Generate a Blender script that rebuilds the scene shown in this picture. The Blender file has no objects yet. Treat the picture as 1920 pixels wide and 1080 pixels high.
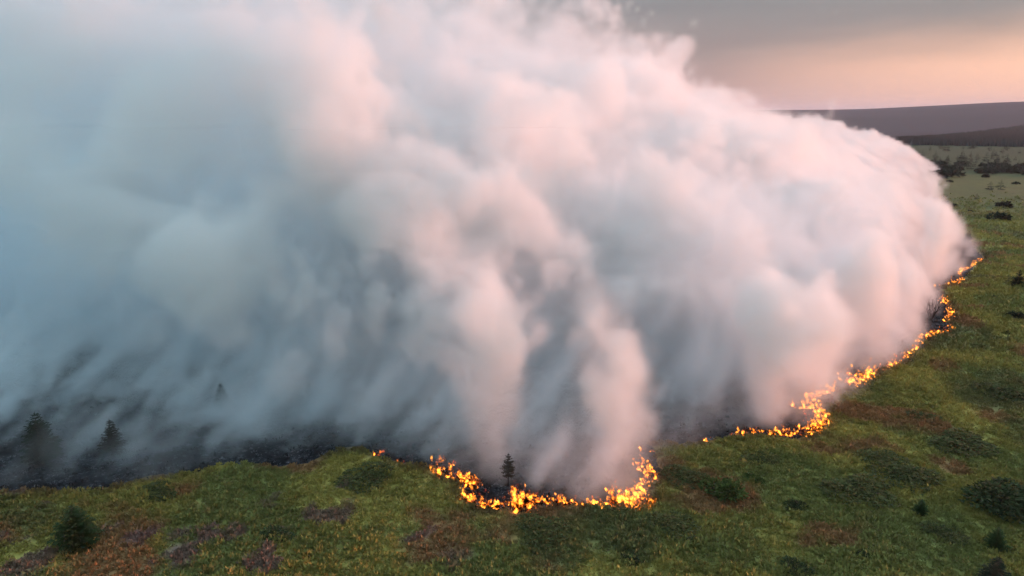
import bpy, math, random
import numpy as np
from mathutils import Vector, Matrix

C = bpy.context
S = C.scene
COL = C.collection

# ---------------------------------------------------------------- camera
CAM_H = 45.0            # the drone hovers 45 m above the moor
FPX = 1371.0            # focal length in pixels of the 1920 px wide photograph
PITCH = math.radians(13.3)
cam = bpy.data.objects.new('camera', bpy.data.cameras.new('camera'))
COL.objects.link(cam)
cam.location = (0, 0, CAM_H)
cam.rotation_euler = (math.pi / 2 - PITCH, 0, 0)
cam.data.sensor_width = 36
cam.data.lens = 36 * FPX / 1920
cam.data.clip_end = 80000
S.camera = cam

# ---------------------------------------------------------------- sky and sun
SUN_AZ = math.radians(78)
SUN_EL = math.radians(7)
W = bpy.data.worlds.new('World')
S.world = W
W.use_nodes = True
nt = W.node_tree
bg = nt.nodes['Background']


def N(t, tree=None, **k):
    n = (tree or nt).nodes.new(t)
    for a, v in k.items():
        setattr(n, a, v)
    return n


def LK(a, b, tree=None):
    (tree or nt).links.new(a, b)


def mt(op, a, b=0.0, tree=None):
    n = N('ShaderNodeMath', tree, operation=op)
    for i, v in enumerate((a, b)):
        if isinstance(v, (int, float)):
            n.inputs[i].default_value = v
        else:
            LK(v, n.inputs[i], tree)
    return n.outputs[0]


def mixc(f, a, b, mode='MIX', tree=None):
    n = N('ShaderNodeMix', tree, data_type='RGBA', blend_type=mode)
    if isinstance(f, (int, float)):
        n.inputs[0].default_value = f
    else:
        LK(f, n.inputs[0], tree)
    for q, v in ((6, a), (7, b)):
        if isinstance(v, tuple):
            n.inputs[q].default_value = v + (1,)
        else:
            LK(v, n.inputs[q], tree)
    return n.outputs[2]


def sstep(v, a, b, tree=None):
    n = N('ShaderNodeMapRange', tree, interpolation_type='SMOOTHSTEP')
    LK(v, n.inputs[0], tree)
    n.inputs[1].default_value = a
    n.inputs[2].default_value = b
    return n.outputs[0]


sky = N('ShaderNodeTexSky', sky_type='NISHITA', sun_disc=False, sun_elevation=SUN_EL,
        sun_rotation=SUN_AZ, dust_density=3.0)
tc = N('ShaderNodeTexCoord')
D3 = tc.outputs['Generated']
sx = N('ShaderNodeSeparateXYZ')
LK(D3, sx.inputs[0])
ez = sx.outputs[2]
ramp = N('ShaderNodeValToRGB')
LK(ez, ramp.inputs[0])
el = ramp.color_ramp.elements
el[0].position = 0.0
el[0].color = (.42, .30, .27, 1)
el[1].position = 1.0
el[1].color = (.72, 1.08, 1.30, 1)
for p, c in ((.05, (.33, .245, .245)), (.13, (.215, .222, .238)), (.4, (.48, .73, .85))):
    e = el.new(p)
    e.color = c + (1,)
veil = ramp.outputs[0]
GLOW_AZ = math.radians(52)
dotn = N('ShaderNodeVectorMath', operation='DOT_PRODUCT')
LK(D3, dotn.inputs[0])
dotn.inputs[1].default_value = (math.sin(GLOW_AZ), math.cos(GLOW_AZ), 0)
toward = dotn.outputs['Value']
mp = N('ShaderNodeMapping')
mp.inputs['Scale'].default_value = (1.2, 1.2, 7.0)
LK(D3, mp.inputs[0])
nz = N('ShaderNodeTexNoise')
LK(mp.outputs[0], nz.inputs['Vector'])
nz.inputs['Scale'].default_value = 2.2
nz.inputs['Detail'].default_value = 4
edge = mt('ADD', mt('MULTIPLY', toward, 0.164), -0.047)      # the cloud edge climbs towards the sunset
edge = mt('ADD', edge, mt('MULTIPLY', mt('SUBTRACT', nz.outputs[0], .5), .085))
gl = mt('MULTIPLY', sstep(mt('SUBTRACT', edge, ez), -.02, .05), sstep(toward, .74, 1.01))
away = mt('MULTIPLY', mt('SUBTRACT', 1.0, sstep(toward, .15, .80)), mt('SUBTRACT', 1.0, sstep(ez, .25, .8)))
veil = mixc(away, veil, (.30, .46, .52))                    # clear blue-green air away from the sunset
cb_ = N('ShaderNodeCombineColor')
streak = mt('ADD', mt('MULTIPLY', nz.outputs[0], .7), .65)     # drifting smoke streaks in the sky
for i in range(3):
    LK(streak, cb_.inputs[i])
veil = mixc(1.0, veil, cb_.outputs[0], 'MULTIPLY')
veil = mixc(gl, veil, (1.26, .69, .46))
nish = mixc(1.0, sky.outputs[0], (.1, .1, .1), 'MULTIPLY')
LK(mixc(.8, nish, veil), bg.inputs[0])
bg.inputs[1].default_value = 1.0

sun = bpy.data.lights.new('sun', 'SUN')
so = bpy.data.objects.new('sun', sun)
COL.objects.link(so)
sd = Vector((math.sin(SUN_AZ) * math.cos(SUN_EL), math.cos(SUN_AZ) * math.cos(SUN_EL), math.sin(SUN_EL)))
so.rotation_euler = sd.to_track_quat('Z', 'Y').to_euler()
sun.energy = 5.0
sun.angle = math.radians(12)
sun.color = (1, .38, .27)

S.view_settings.view_transform = 'Standard'
S.view_settings.look = 'None'
S.view_settings.exposure = 0.25
S.view_settings.gamma = 1.0
S.view_settings.use_curve_mapping = False
cy = S.cycles
cy.max_bounces = 16
cy.diffuse_bounces = 3
cy.transparent_max_bounces = 24
cy.volume_bounces = 12
cy.volume_step_rate = 4.5
cy.volume_max_steps = 512
cy.use_adaptive_sampling = True
cy.adaptive_threshold = 0.07
cy.use_denoising = True
S.render.film_transparent = False

# ---------------------------------------------------------------- helpers
RNG = np.random.default_rng(11)
random.seed(11)


def ground_at(px, py, z=0.0):
    """The point of the moor seen at a pixel of the 1920x1080 photograph."""
    x = (px - 960) / FPX
    y = -(py - 540) / FPX
    dy = math.cos(PITCH) + y * math.sin(PITCH)
    dz = -math.sin(PITCH) + y * math.cos(PITCH)
    t = (z - CAM_H) / dz
    return x * t, dy * t


def metres(px, x, y):
    """Pixels of the photograph to metres at ground distance y."""
    return px * math.sqrt(y * y + CAM_H * CAM_H) / FPX


def tag(o, label=None, cat=None, group=None, kind=None):
    for k, v in (('label', label), ('category', cat), ('group', group), ('kind', kind)):
        if v:
            o[k] = v
    return o


def empty(name, loc, rz=0.0):
    o = bpy.data.objects.new(name, None)
    COL.objects.link(o)
    o.location = loc
    o.rotation_euler = (0, 0, rz)
    o.empty_display_size = .3
    return o


def link(name, data, parent=None, loc=(0, 0, 0), rz=0.0, scale=None):
    o = bpy.data.objects.new(name, data)
    COL.objects.link(o)
    o.parent = parent
    o.location = loc
    o.rotation_euler = (0, 0, rz)
    if scale is not None:
        o.scale = scale
    return o


def mesh_np(name, verts, faces, mat, attrs=None, smooth=False):
    """A mesh from arrays; faces is (n,3) or (n,4); attrs maps a name to per-vertex RGB or float."""
    me = bpy.data.meshes.new(name)
    verts = np.asarray(verts, np.float32)
    faces = np.asarray(faces, np.int32)
    k = faces.shape[1]
    me.vertices.add(len(verts))
    me.vertices.foreach_set('co', verts.ravel())
    me.loops.add(faces.size)
    me.loops.foreach_set('vertex_index', faces.ravel())
    me.polygons.add(len(faces))
    me.polygons.foreach_set('loop_start', np.arange(0, faces.size, k, dtype=np.int32))
    for nm, arr in (attrs or {}).items():
        arr = np.asarray(arr, np.float32)
        if arr.ndim == 2:
            at = me.attributes.new(nm, 'FLOAT_COLOR', 'POINT')
            at.data.foreach_set('color', np.c_[arr, np.ones(len(arr), np.float32)].ravel().astype(np.float32))
        else:
            at = me.attributes.new(nm, 'FLOAT', 'POINT')
            at.data.foreach_set('value', arr)
    me.update(calc_edges=True)
    if smooth:
        me.polygons.foreach_set('use_smooth', np.ones(len(faces), bool))
    me.materials.append(mat)
    return me


_TAB = np.random.default_rng(5).random((256, 256)).astype(np.float32)


def vnoise(x, y, scale, octaves=3, seed=0.0):
    """Smooth 2-D value noise in 0..1 (mean 0.5)."""
    out = np.zeros(np.shape(x), np.float32)
    amp, tot = 1.0, 0.0
    fx = np.asarray(x, np.float64) / scale + 17.3 * seed + 500
    fy = np.asarray(y, np.float64) / scale + 9.1 * seed + 500
    for k in range(octaves):
        ix = np.floor(fx).astype(int)
        iy = np.floor(fy).astype(int)
        tx = fx - ix
        ty = fy - iy
        tx = tx * tx * tx * (tx * (tx * 6 - 15) + 10)
        ty = ty * ty * ty * (ty * (ty * 6 - 15) + 10)
        ix0, ix1, iy0, iy1 = ix % 256, (ix + 1) % 256, iy % 256, (iy + 1) % 256
        v = (_TAB[ix0, iy0] * (1 - tx) + _TAB[ix1, iy0] * tx) * (1 - ty) + (_TAB[ix0, iy1] * (1 - tx) + _TAB[ix1, iy1] * tx) * ty
        out += amp * v
        tot += amp
        amp *= .5
        fx = fx * 2.03 + 31.7
        fy = fy * 2.03 + 11.9
    return out / tot


def sm(x, a, b):
    t = np.clip((np.asarray(x) - a) / (b - a), 0, 1)
    return t * t * (3 - 2 * t)


# ---------------------------------------------------------------- the burnt area's outline
EDGE_PX = [(-260, 905), (-120, 925), (0, 920), (60, 917), (130, 919), (200, 915), (240, 901), (290, 889), (370, 884), (400, 870),
           (460, 866), (520, 871), (580, 868), (610, 851), (650, 839), (690, 843), (712, 858), (752, 872), (790, 873),
           (818, 882), (838, 899), (866, 906), (868, 938), (895, 954), (945, 960), (972, 963), (1000, 958),
           (1020, 949), (1060, 949), (1105, 950), (1142, 950), (1190, 952), (1214, 938), (1214, 912), (1228, 896), (1236, 882),
           (1224, 866), (1228, 848), (1206, 832), (1255, 833), (1330, 830), (1377, 822), (1407, 818), (1440, 822),
           (1462, 830), (1495, 828), (1525, 818), (1549, 806), (1554, 790), (1543, 774), (1524, 757), (1536, 750),
           (1573, 734), (1600, 728), (1636, 704), (1657, 690), (1684, 682), (1706, 668), (1725, 657), (1720, 642),
           (1735, 633), (1757, 624), (1788, 614), (1774, 603), (1792, 591), (1785, 576), (1770, 558), (1760, 538),
           (1786, 531), (1806, 527), (1818, 511), (1826, 499), (1847, 486), (1812, 452), (1778, 415), (1752, 384), (1764, 374),
           (1716, 346), (1764, 325)]
EDGE = [ground_at(*p) for p in EDGE_PX]
POLY = np.array(EDGE + [(300, 640), (-100, 660), (-520, 600), (-520, 40)])


def burn_sd(x, y):
    """Signed distance to the outline of the burnt area, positive inside."""
    x = np.asarray(x, np.float64)
    y = np.asarray(y, np.float64)
    inside = np.zeros(x.shape, bool)
    d2 = np.full(x.shape, 1e12)
    for (ax, ay), (bx, by) in zip(POLY, np.roll(POLY, -1, 0)):
        ex, ey = bx - ax, by - ay
        t = np.clip(((x - ax) * ex + (y - ay) * ey) / (ex * ex + ey * ey), 0, 1)
        d2 = np.minimum(d2, (x - ax - t * ex) ** 2 + (y - ay - t * ey) ** 2)
        if ay != by:
            inside ^= ((ay > y) != (by > y)) & (x < ex * (y - ay) / ey + ax)
    return np.where(inside, 1, -1) * np.sqrt(d2)


# ---------------------------------------------------------------- terrain
def height(x, y):
    x = np.asarray(x, np.float64)
    y = np.asarray(y, np.float64)
    near = (vnoise(x, y, 14, 3, 1) - .5) * .7 + (vnoise(x, y, 60, 2, 2) - .5) * 1.0
    r = np.hypot(x, y)
    far = sm(r, 1700, 5200) * (56 + 46 * vnoise(x, y, 2600, 3, 3) + 42 * sm(x / np.maximum(r, 1), .38, .60))
    return near * (1 - sm(r, 600, 1500)) + far


def patch_colour(x, y):
    """Base colour of the moor's plants: olive grass, green bilberry, rusty moor grass, purple heather."""
    n = lambda s, o, k: vnoise(x, y, s, o, k)
    col = np.zeros(np.shape(x) + (3,), np.float32)
    col[:] = (.140, .132, .026)

    def lay(mask, c):
        nonlocal col
        col = col * (1 - mask[..., None]) + np.array(c, np.float32) * mask[..., None]
    lay(sm(n(9, 3, 4), .48, .66), (.185, .168, .032))        # yellow-green grass
    lay(sm(n(13, 3, 5), .52, .68) * .8, (.090, .108, .028))       # green bilberry
    lay(sm(n(11, 4, 6), .56, .68) * .9, (.150, .080, .032))         # rusty grass
    near = sm(-np.asarray(y), -112, -80)
    lay(sm(n(5, 3, 7), .69, .78) * .8 * near * sm(-np.asarray(x), -5, 15), (.105, .062, .062))       # heather in flower
    lay(sm(n(17, 4, 8), .57, .68) * .8, (.066, .076, .026))       # dark low shrub
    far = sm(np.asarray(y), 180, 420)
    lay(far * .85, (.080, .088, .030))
    lay(sm(burn_sd(x, y), -2.6 , -.2) * sm(n(3, 2, 14), .25, .6) * .8, (.070, .044, .022))      # singed rim
    grey = col.mean(-1, keepdims=True)
    return (col * .88 + grey * .12) * np.array((2.12, 1.92, 1.85), np.float32)


# ---------------------------------------------------------------- materials
def new_mat(name):
    m = bpy.data.materials.new(name)
    m.use_nodes = True
    return m, m.node_tree, m.node_tree.nodes['Principled BSDF']


def plant_mat(name, attr=None, base=None, var=.35, scale=3.0, rough=.9, rnd=.25):
    m, t, b = new_mat(name)
    if attr:
        a = N('ShaderNodeAttribute', t, attribute_name=attr)
        c = a.outputs['Color']
    else:
        rgb = N('ShaderNodeRGB', t)
        rgb.outputs[0].default_value = base + (1,)
        c = rgb.outputs[0]
    g = N('ShaderNodeNewGeometry', t)
    nn = N('ShaderNodeTexNoise', t)
    LK(g.outputs['Position'], nn.inputs['Vector'], t)
    nn.inputs['Scale'].default_value = scale
    nn.inputs['Detail'].default_value = 4
    nn.inputs['Roughness'].default_value = .65
    oi = N('ShaderNodeObjectInfo', t)
    k = mt('ADD', mt('MULTIPLY', mt('SUBTRACT', nn.outputs[0], .5, t), 4 * var, t), 1.0, t)
    k = mt('MULTIPLY', k, mt('ADD', mt('MULTIPLY', oi.outputs['Random'], rnd, t), 1 - rnd / 2, t), t)
    k = mt('MAXIMUM', k, .15, t)
    cb = N('ShaderNodeCombineColor', t)
    for i in range(3):
        LK(k, cb.inputs[i], t)
    LK(mixc(1.0, c, cb.outputs[0], 'MULTIPLY', t), b.inputs['Base Color'], t)
    b.inputs['Roughness'].default_value = rough
    b.inputs['Specular IOR Level'].default_value = .15
    return m


M_GROUND = plant_mat('moor_soil', 'tint', var=.4, scale=.9)
M_HEATH = plant_mat('moor_plants', 'tint', var=.2, scale=1.2)
M_SPRUCE = plant_mat('spruce_needles', base=(.020, .028, .015), var=.5, scale=2.5)
M_SINGED = plant_mat('singed_needles', base=(.046, .038, .026), var=.5, scale=2.5)
M_CHAR = plant_mat('charred_bark', base=(.028, .024, .024), var=.4, scale=4)
M_BARK = plant_mat('grey_bark', base=(.085, .068, .056), var=.4, scale=4)
M_SHRUB = plant_mat('shrub_leaves', 'tint', var=.5, scale=2.0)
M_YOUNG = plant_mat('young_needles', base=(.050, .075, .026), var=.45, scale=2.5)
M_WOOD = plant_mat('far_woods', base=(.020, .022, .022), var=.4, scale=.25)


def ash_mat():
    m, t, b = new_mat('burnt_ground')
    g = N('ShaderNodeNewGeometry', t)
    n1 = N('ShaderNodeTexNoise', t)
    LK(g.outputs['Position'], n1.inputs['Vector'], t)
    n1.inputs['Scale'].default_value = .35
    n1.inputs['Detail'].default_value = 6
    n1.inputs['Roughness'].default_value = .7
    n2 = N('ShaderNodeTexNoise', t)
    LK(g.outputs['Position'], n2.inputs['Vector'], t)
    n2.inputs['Scale'].default_value = 2.4
    n2.inputs['Detail'].default_value = 5
    n2.inputs['Roughness'].default_value = .75
    soot = mixc(sstep(n1.outputs[0], .35, .7, t), (.008, .008, .010), (.030, .030, .035), 'MIX', t)
    ash = mt('MULTIPLY', sstep(n2.outputs[0], .52, .66, t), sstep(n1.outputs[0], .38, .58, t), t)
    LK(mixc(ash, soot, (.17, .17, .19), 'MIX', t), b.inputs['Base Color'], t)
    b.inputs['Roughness'].default_value = 1.0
    b.inputs['Specular IOR Level'].default_value = .1
    return m


M_ASH = ash_mat()


# ---------------------------------------------------------------- ground sheet and burnt ground
def axis(parts):
    v = [parts[0][0]]
    for a, b, s, gr in parts:
        while v[-1] < b - 1e-6:
            v.append(min(b, v[-1] + s))
            s *= gr
    return np.array(v)


def mirror(v):
    return np.concatenate([-v[:0:-1], v])


xs_out = axis([(0, 120, 1.2, 1.0), (120, 400, 1.6, 1.015), (400, 30000, 9, 1.12)])
GX = mirror(xs_out)
GY = np.concatenate([-axis([(0, 30000, 20, 1.35)])[:0:-1], axis([(0, 60, 6, 1.0), (60, 180, 1.2, 1.0), (180, 700, 1.8, 1.012), (700, 9000, 14, 1.05), (9000, 40000, 500, 1.2)])])


def sheet(gx, gy, dz=0.0):
    X, Y = np.meshgrid(gx, gy)
    Z = height(X, Y) + dz
    nx, ny = len(gx), len(gy)
    i = np.arange(nx * ny).reshape(ny, nx)
    q = np.stack([i[:-1, :-1], i[:-1, 1:], i[1:, 1:], i[1:, :-1]], -1).reshape(-1, 4)
    return X.ravel(), Y.ravel(), Z.ravel(), q


X, Y, Z, Q = sheet(GX, GY)
tint = patch_colour(X, Y)
farw = sm(np.hypot(X, Y), 1330, 1420)[:, None]
woods = vnoise(X, Y, 420, 3, 12)
far_col = np.array((.032, .030, .040)) * (.8 + .5 * woods)[:, None] + np.zeros((len(woods), 3))
fields = np.array((.043, .053, .022)) * (.85 + .3 * vnoise(X, Y, 160, 2, 13))[:, None]
mid = sm(np.hypot(X, Y), 620, 760)[:, None]
tint = tint * (1 - .45 * sm(Y, 200, 420))[:, None]  # self-shade of the thinning plants, painted into the far ground's colour
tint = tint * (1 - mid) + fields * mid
tint = tint * (1 - farw) + far_col * farw
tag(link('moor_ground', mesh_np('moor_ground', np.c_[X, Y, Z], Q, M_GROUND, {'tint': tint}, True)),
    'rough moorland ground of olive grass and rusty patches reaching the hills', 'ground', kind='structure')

bx = axis([(-520, -140, 4, 1.0), (-140, 175, .7, 1.0), (175, 360, 2.0, 1.0)])
by = axis([(60, 180, .7, 1.0), (180, 300, 1.2, 1.0), (300, 680, 3.0, 1.0)])
X, Y, Z, Q = sheet(bx, by, .06)
sdv = burn_sd(X, Y) + (vnoise(X, Y, 2.2, 2, 21) - .5) * 1.5
keep = (sdv[Q] > 0).any(1) & (sdv[Q] > -2.5).all(1)
Q = Q[keep]
# pull the vertices just outside back onto the outline
e = .3
gxs = (burn_sd(X + e, Y) - burn_sd(X - e, Y)) / (2 * e)
gys = (burn_sd(X, Y + e) - burn_sd(X, Y - e)) / (2 * e)
outm = sdv < 0
X = np.where(outm, X - gxs * sdv, X)
Y = np.where(outm, Y - gys * sdv, Y)
Z = np.where(outm, height(X, Y) + .06, Z)
used, inv = np.unique(Q, return_inverse=True)
tag(link('burnt_ground', mesh_np('burnt_ground', np.c_[X, Y, Z][used], inv.reshape(-1, 4), M_ASH, None, True)),
    'blackened burnt ground with pale ash flecks behind the fire line', 'burnt ground', kind='structure')

# ---------------------------------------------------------------- low plants of the moor (uncountable)
def clumps(px, py, rad, hgt, col, nleaf, leaf, rng, up=.35):
    """Leaf clumps: every clump a dome of small triangles that point outwards."""
    n = len(px)
    th = rng.random((n, nleaf)) * 2 * np.pi
    cz = rng.random((n, nleaf)) ** .8
    rr = np.sqrt(1 - cz ** 2) * (.55 + .5 * rng.random((n, nleaf)))
    z0 = height(px, py)
    lump = 1 + .35 * np.sin(th * 2 + rng.random((n, 1)) * 6.3) * np.sqrt(1 - cz ** 2)
    cx = px[:, None] + rad[:, None] * rr * np.cos(th) * lump
    cy_ = py[:, None] + rad[:, None] * rr * np.sin(th) * lump
    czz = z0[:, None] + hgt[:, None] * cz * (.7 + .4 * rng.random((n, nleaf)))
    c = np.stack([cx, cy_, czz], -1)
    out = np.stack([np.cos(th) * rr, np.sin(th) * rr, cz + up], -1)
    out += rng.normal(0, .35, out.shape)
    out /= np.linalg.norm(out, axis=-1, keepdims=True)
    ref = rng.normal(0, 1, out.shape)
    s = np.cross(out, ref)
    s /= np.linalg.norm(s, axis=-1, keepdims=True) + 1e-6
    L_ = (leaf[:, None] * (.6 + .8 * rng.random((n, nleaf))))[..., None]
    v = np.stack([c - s * L_ * .55, c + s * L_ * .55, c + out * L_ * 1.5], 2).reshape(-1, 3)
    f = np.arange(len(v)).reshape(-1, 3)
    k = (.88 + .24 * rng.random((n, nleaf)))[..., None, None]
    cc = np.broadcast_to(col[:, None, None, :] * k, (n, nleaf, 3, 3)).reshape(-1, 3)
    return v, f, cc


def scatter(y0, y1, dens, rng, pad=28):
    """Points in the part of the moor a lens like this one or one a step aside can see, thinning with distance."""
    pts = []
    for a in np.arange(y0, y1, 4.0):
        hw = .74 * (a + 4) + pad
        m = rng.poisson(dens(a) * 4 * 2 * hw)
        pts.append(np.c_[rng.uniform(-hw, hw, m), rng.uniform(a, a + 4, m)])
    return np.concatenate(pts)


r1 = np.random.default_rng(21)
P = scatter(52, 480, lambda y: 5.2 * min(1, (78 / y) ** 1.7) * (1 - float(sm(y, 200, 440))), r1)
sdp = burn_sd(P[:, 0], P[:, 1])
P = P[(sdp < -.15)]
tc_ = patch_colour(P[:, 0], P[:, 1])
grow_ = .75 + .7 * vnoise(P[:, 0], P[:, 1], 5, 2, 31)
big = np.maximum(1, P[:, 1] / 95) ** .5
rad = (.22 + .38 * r1.random(len(P))) * grow_ * big
hgt = rad * (.45 + .55 * r1.random(len(P)))
tc_ = tc_ * (1 + .35 * sm(P[:, 1], 150, 300))[:, None] * (.86 + .28 * r1.random(len(P)))[:, None]
near = P[:, 1] < 125
v1, f1, c1 = clumps(P[near][:, 0], P[near][:, 1], rad[near], hgt[near], tc_[near], 26, rad[near] * .34, r1)
v2, f2, c2 = clumps(P[~near][:, 0], P[~near][:, 1], rad[~near], hgt[~near], tc_[~near], 14, rad[~near] * .5, r1)
tag(link('moor_plants', mesh_np('moor_plants', np.concatenate([v1, v2]), np.concatenate([f1, f2 + len(v1)]), M_HEATH, {'tint': np.concatenate([c1, c2])})),
    'tufts of grass, heather and bilberry covering the unburnt moor', 'moor plants', kind='stuff')
print('plants', len(P), 'tris', len(f1) + len(f2))

P = scatter(66, 210, lambda y: 1.6 * min(1, (80 / y) ** 1.5), r1)
P = P[burn_sd(P[:, 0], P[:, 1]) > .2]
rad = .15 + .35 * r1.random(len(P))
cc_ = np.array((.016, .015, .016)) * (.6 + .9 * r1.random((len(P), 1)))
ashy = r1.random(len(P)) < .16
cc_[ashy] = (.13, .13, .145)
v, f, c = clumps(P[:, 0], P[:, 1], rad, rad * np.where(ashy, .25, .9), cc_, 11, rad * .4, r1)
tag(link('charred_stubble', mesh_np('charred_stubble', v, f, M_HEATH, {'tint': c})),
    'charred stubble and flecks of ash on the burnt ground', 'charred stubble', kind='stuff')


# ---------------------------------------------------------------- trees and shrubs
def tube(pts, radii, sides=6):
    V, Fc = [], []
    pts = [Vector(p) for p in pts]
    for i, p in enumerate(pts):
        d = (pts[min(i + 1, len(pts) - 1)] - pts[max(i - 1, 0)]).normalized()
        a = d.cross(Vector((.3, .9, .2))).normalized()
        b = d.cross(a)
        for k in range(sides):
            t = 2 * math.pi * k / sides
            V.append(p + (a * math.cos(t) + b * math.sin(t)) * radii[i])
    for i in range(len(pts) - 1):
        for k in range(sides):
            Fc.append((i * sides + k, i * sides + (k + 1) % sides, (i + 1) * sides + (k + 1) % sides, (i + 1) * sides + k))
    return V, Fc


class MB:
    def __init__(s):
        s.v, s.f = [], []

    def add(s, V, Fc):
        o = len(s.v)
        s.v += [tuple(q) for q in V]
        s.f += [tuple(i + o for i in f) for f in Fc]

    def mesh(s, name, mat, smooth=False, attrs=None):
        me = bpy.data.meshes.new(name)
        me.from_pydata(s.v, [], s.f)
        if smooth:
            me.polygons.foreach_set('use_smooth', [True] * len(s.f))
        me.materials.append(mat)
        for nm, arr in (attrs or {}).items():
            at = me.attributes.new(nm, 'FLOAT_COLOR', 'POINT')
            at.data.foreach_set('color', np.c_[np.asarray(arr, np.float32), np.ones(len(arr), np.float32)].ravel().astype(np.float32))
        return me


def spruce_meshes(seed, h=6.0, width=.38, bare=.12, whorls=15, thin=0.0, mat=None, low=False):
    """Trunk and needle crown of a young spruce of height h standing at the origin."""
    r = random.Random(seed)
    lean = Vector((r.uniform(-.03, .03), r.uniform(-.03, .03), 0))
    tm = MB()
    tm.add(*tube([lean * (h * t) + Vector((0, 0, h * t - .3 * (t == 0))) for t in (0, .3, .6, .85, 1.0)],
                 [h * .022, h * .017, h * .012, h * .006, .008], 6))
    cm = MB()
    for w in range(whorls):
        t = bare + (1 - bare) * (w + r.uniform(-.3, .3)) / whorls
        t = min(max(t, bare * .8), .985)
        z = h * t
        L0 = h * width * ((1 - t) ** .85) * min(1, .55 + (t - bare) * 3.5) + .10
        nb = 5 if low else r.randint(7, 10)
        off = r.random() * 6.3
        for k in range(nb):
            if r.random() < thin:
                continue
            a = off + 6.283 * k / nb + r.uniform(-.25, .25)
            L = L0 * r.uniform(.65, 1.2)
            droop = r.uniform(.10, .45) * (1 - t) - .25 * t
            d = Vector((math.cos(a), math.sin(a), 0))
            s = Vector((-math.sin(a), math.cos(a), 0))
            base = lean * z + Vector((0, 0, z))
            if not low:
                tm.add(*tube([base, base + d * L * .8 + Vector((0, 0, -droop * L * .6))], [.018 + .002 * h, .006], 3))
            m = 2 if low else max(3, int(L / .17))
            for j in range(m):
                q = (j + .6) / m
                c = base + d * L * q + Vector((0, 0, -droop * L * q * q * 1.1 + (.12 * L if q > .8 else 0)))
                wd = (.34 * L * (1 - .55 * q) + .06) * r.uniform(.7, 1.3)
                ln = L / m * r.uniform(1.1, 1.7)
                for sg in (-1, 1):
                    tip = c + s * sg * wd + d * ln * .9 + Vector((0, 0, r.uniform(-.5, .12) * wd))
                    up = Vector((0, 0, .10 * L + .03))
                    cm.add([c - d * ln * .5, c + d * ln * .5 + up * .3, tip], [(0, 1, 2)])
                cm.add([c - s * .06 - up, c + s * .06 + up * .4, c + d * ln + Vector((0, 0, r.uniform(-.3, .3) * ln))], [(0, 1, 2)])
    top = lean * h + Vector((0, 0, h))
    for k in range(5):
        a = 6.28 * k / 5
        cm.add([top + Vector((0, 0, -.25)), top + Vector((math.cos(a) * .09, math.sin(a) * .09, -.30)), top + Vector((0, 0, .22))], [(0, 1, 2)])
    return tm.mesh('trunk', M_CHAR if mat is M_SINGED else M_BARK), cm.mesh('crown', mat or M_SPRUCE)


def place_tree(name, meshes, px, py, hpx, base_h, label, cat, group=None, rz=None, wide=1.0):
    x, y = ground_at(px, py)
    z = float(height(x, y))
    s = metres(hpx, x, y) / base_h
    root = empty(name, (x, y, z), random.uniform(0, 6.28) if rz is None else rz)
    tag(root, label, cat, group)
    for me in meshes:
        o = link(me.name.split('.')[0], me, root, scale=(s * wide, s * wide, s))
        if o.name.startswith('branches'):
            o['kind'] = 'stuff'
    return root


SP = [spruce_meshes(k, 6, w, b, 16) for k, w, b in ((1, .40, .10), (2, .36, .08), (3, .42, .05), (4, .33, .12))]
SG = [spruce_meshes(k, 6, w, b, 15, th, M_SINGED) for k, w, b, th in ((11, .36, .10, .15), (12, .32, .34, .34), (13, .36, .22, .30))]
LOWSP = [spruce_meshes(k, 6, w, .04, 9, .05, None, True) for k, w in ((21, .34), (22, .28), (23, .40))]

place_tree('spruce_tree', SP[0], 80, 868, 100, 6, 'large dark spruce standing in drifting smoke at the far left edge of the burn', 'spruce', wide=1.05)
place_tree('spruce_tree', SG[0], 213, 852, 70, 6, 'brownish singed spruce in smoke to the right of the large dark spruce', 'spruce', wide=1.05)
place_tree('spruce_tree', SP[3], 419, 768, 56, 6, 'slim dark spruce half sunk in blue smoke, well behind the burn edge', 'spruce')
place_tree('spruce_tree', SG[2], 807, 776, 38, 6, 'small thin spruce in grey smoke left of the tall smoke columns', 'spruce')
place_tree('spruce_tree', SG[1], 953, 914, 66, 6, 'little scorched spruce with a bare lower trunk just behind the front flames', 'spruce')
place_tree('spruce_tree', SG[2], 655, 700, 26, 6, 'tiny faint spruce ghosting through grey smoke in the middle of the burn', 'spruce')
place_tree('spruce_tree', SG[0], 580, 742, 30, 6, 'faint dark spruce in smoke right of the slim dark spruce', 'spruce')
place_tree('spruce_tree', SG[2], 1605, 572, 34, 6, 'small dark spruce showing through pink smoke above the leaning bare bush', 'spruce')
place_tree('spruce_tree', SP[3], 1776, 478, 28, 6, 'thin spruce at the rim of the pink smoke beyond the last flames', 'spruce')
place_tree('spruce_tree', SP[1], 1812, 462, 30, 6, 'dark spruce touching the outer edge of smoke beyond the last flames', 'spruce')


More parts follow.
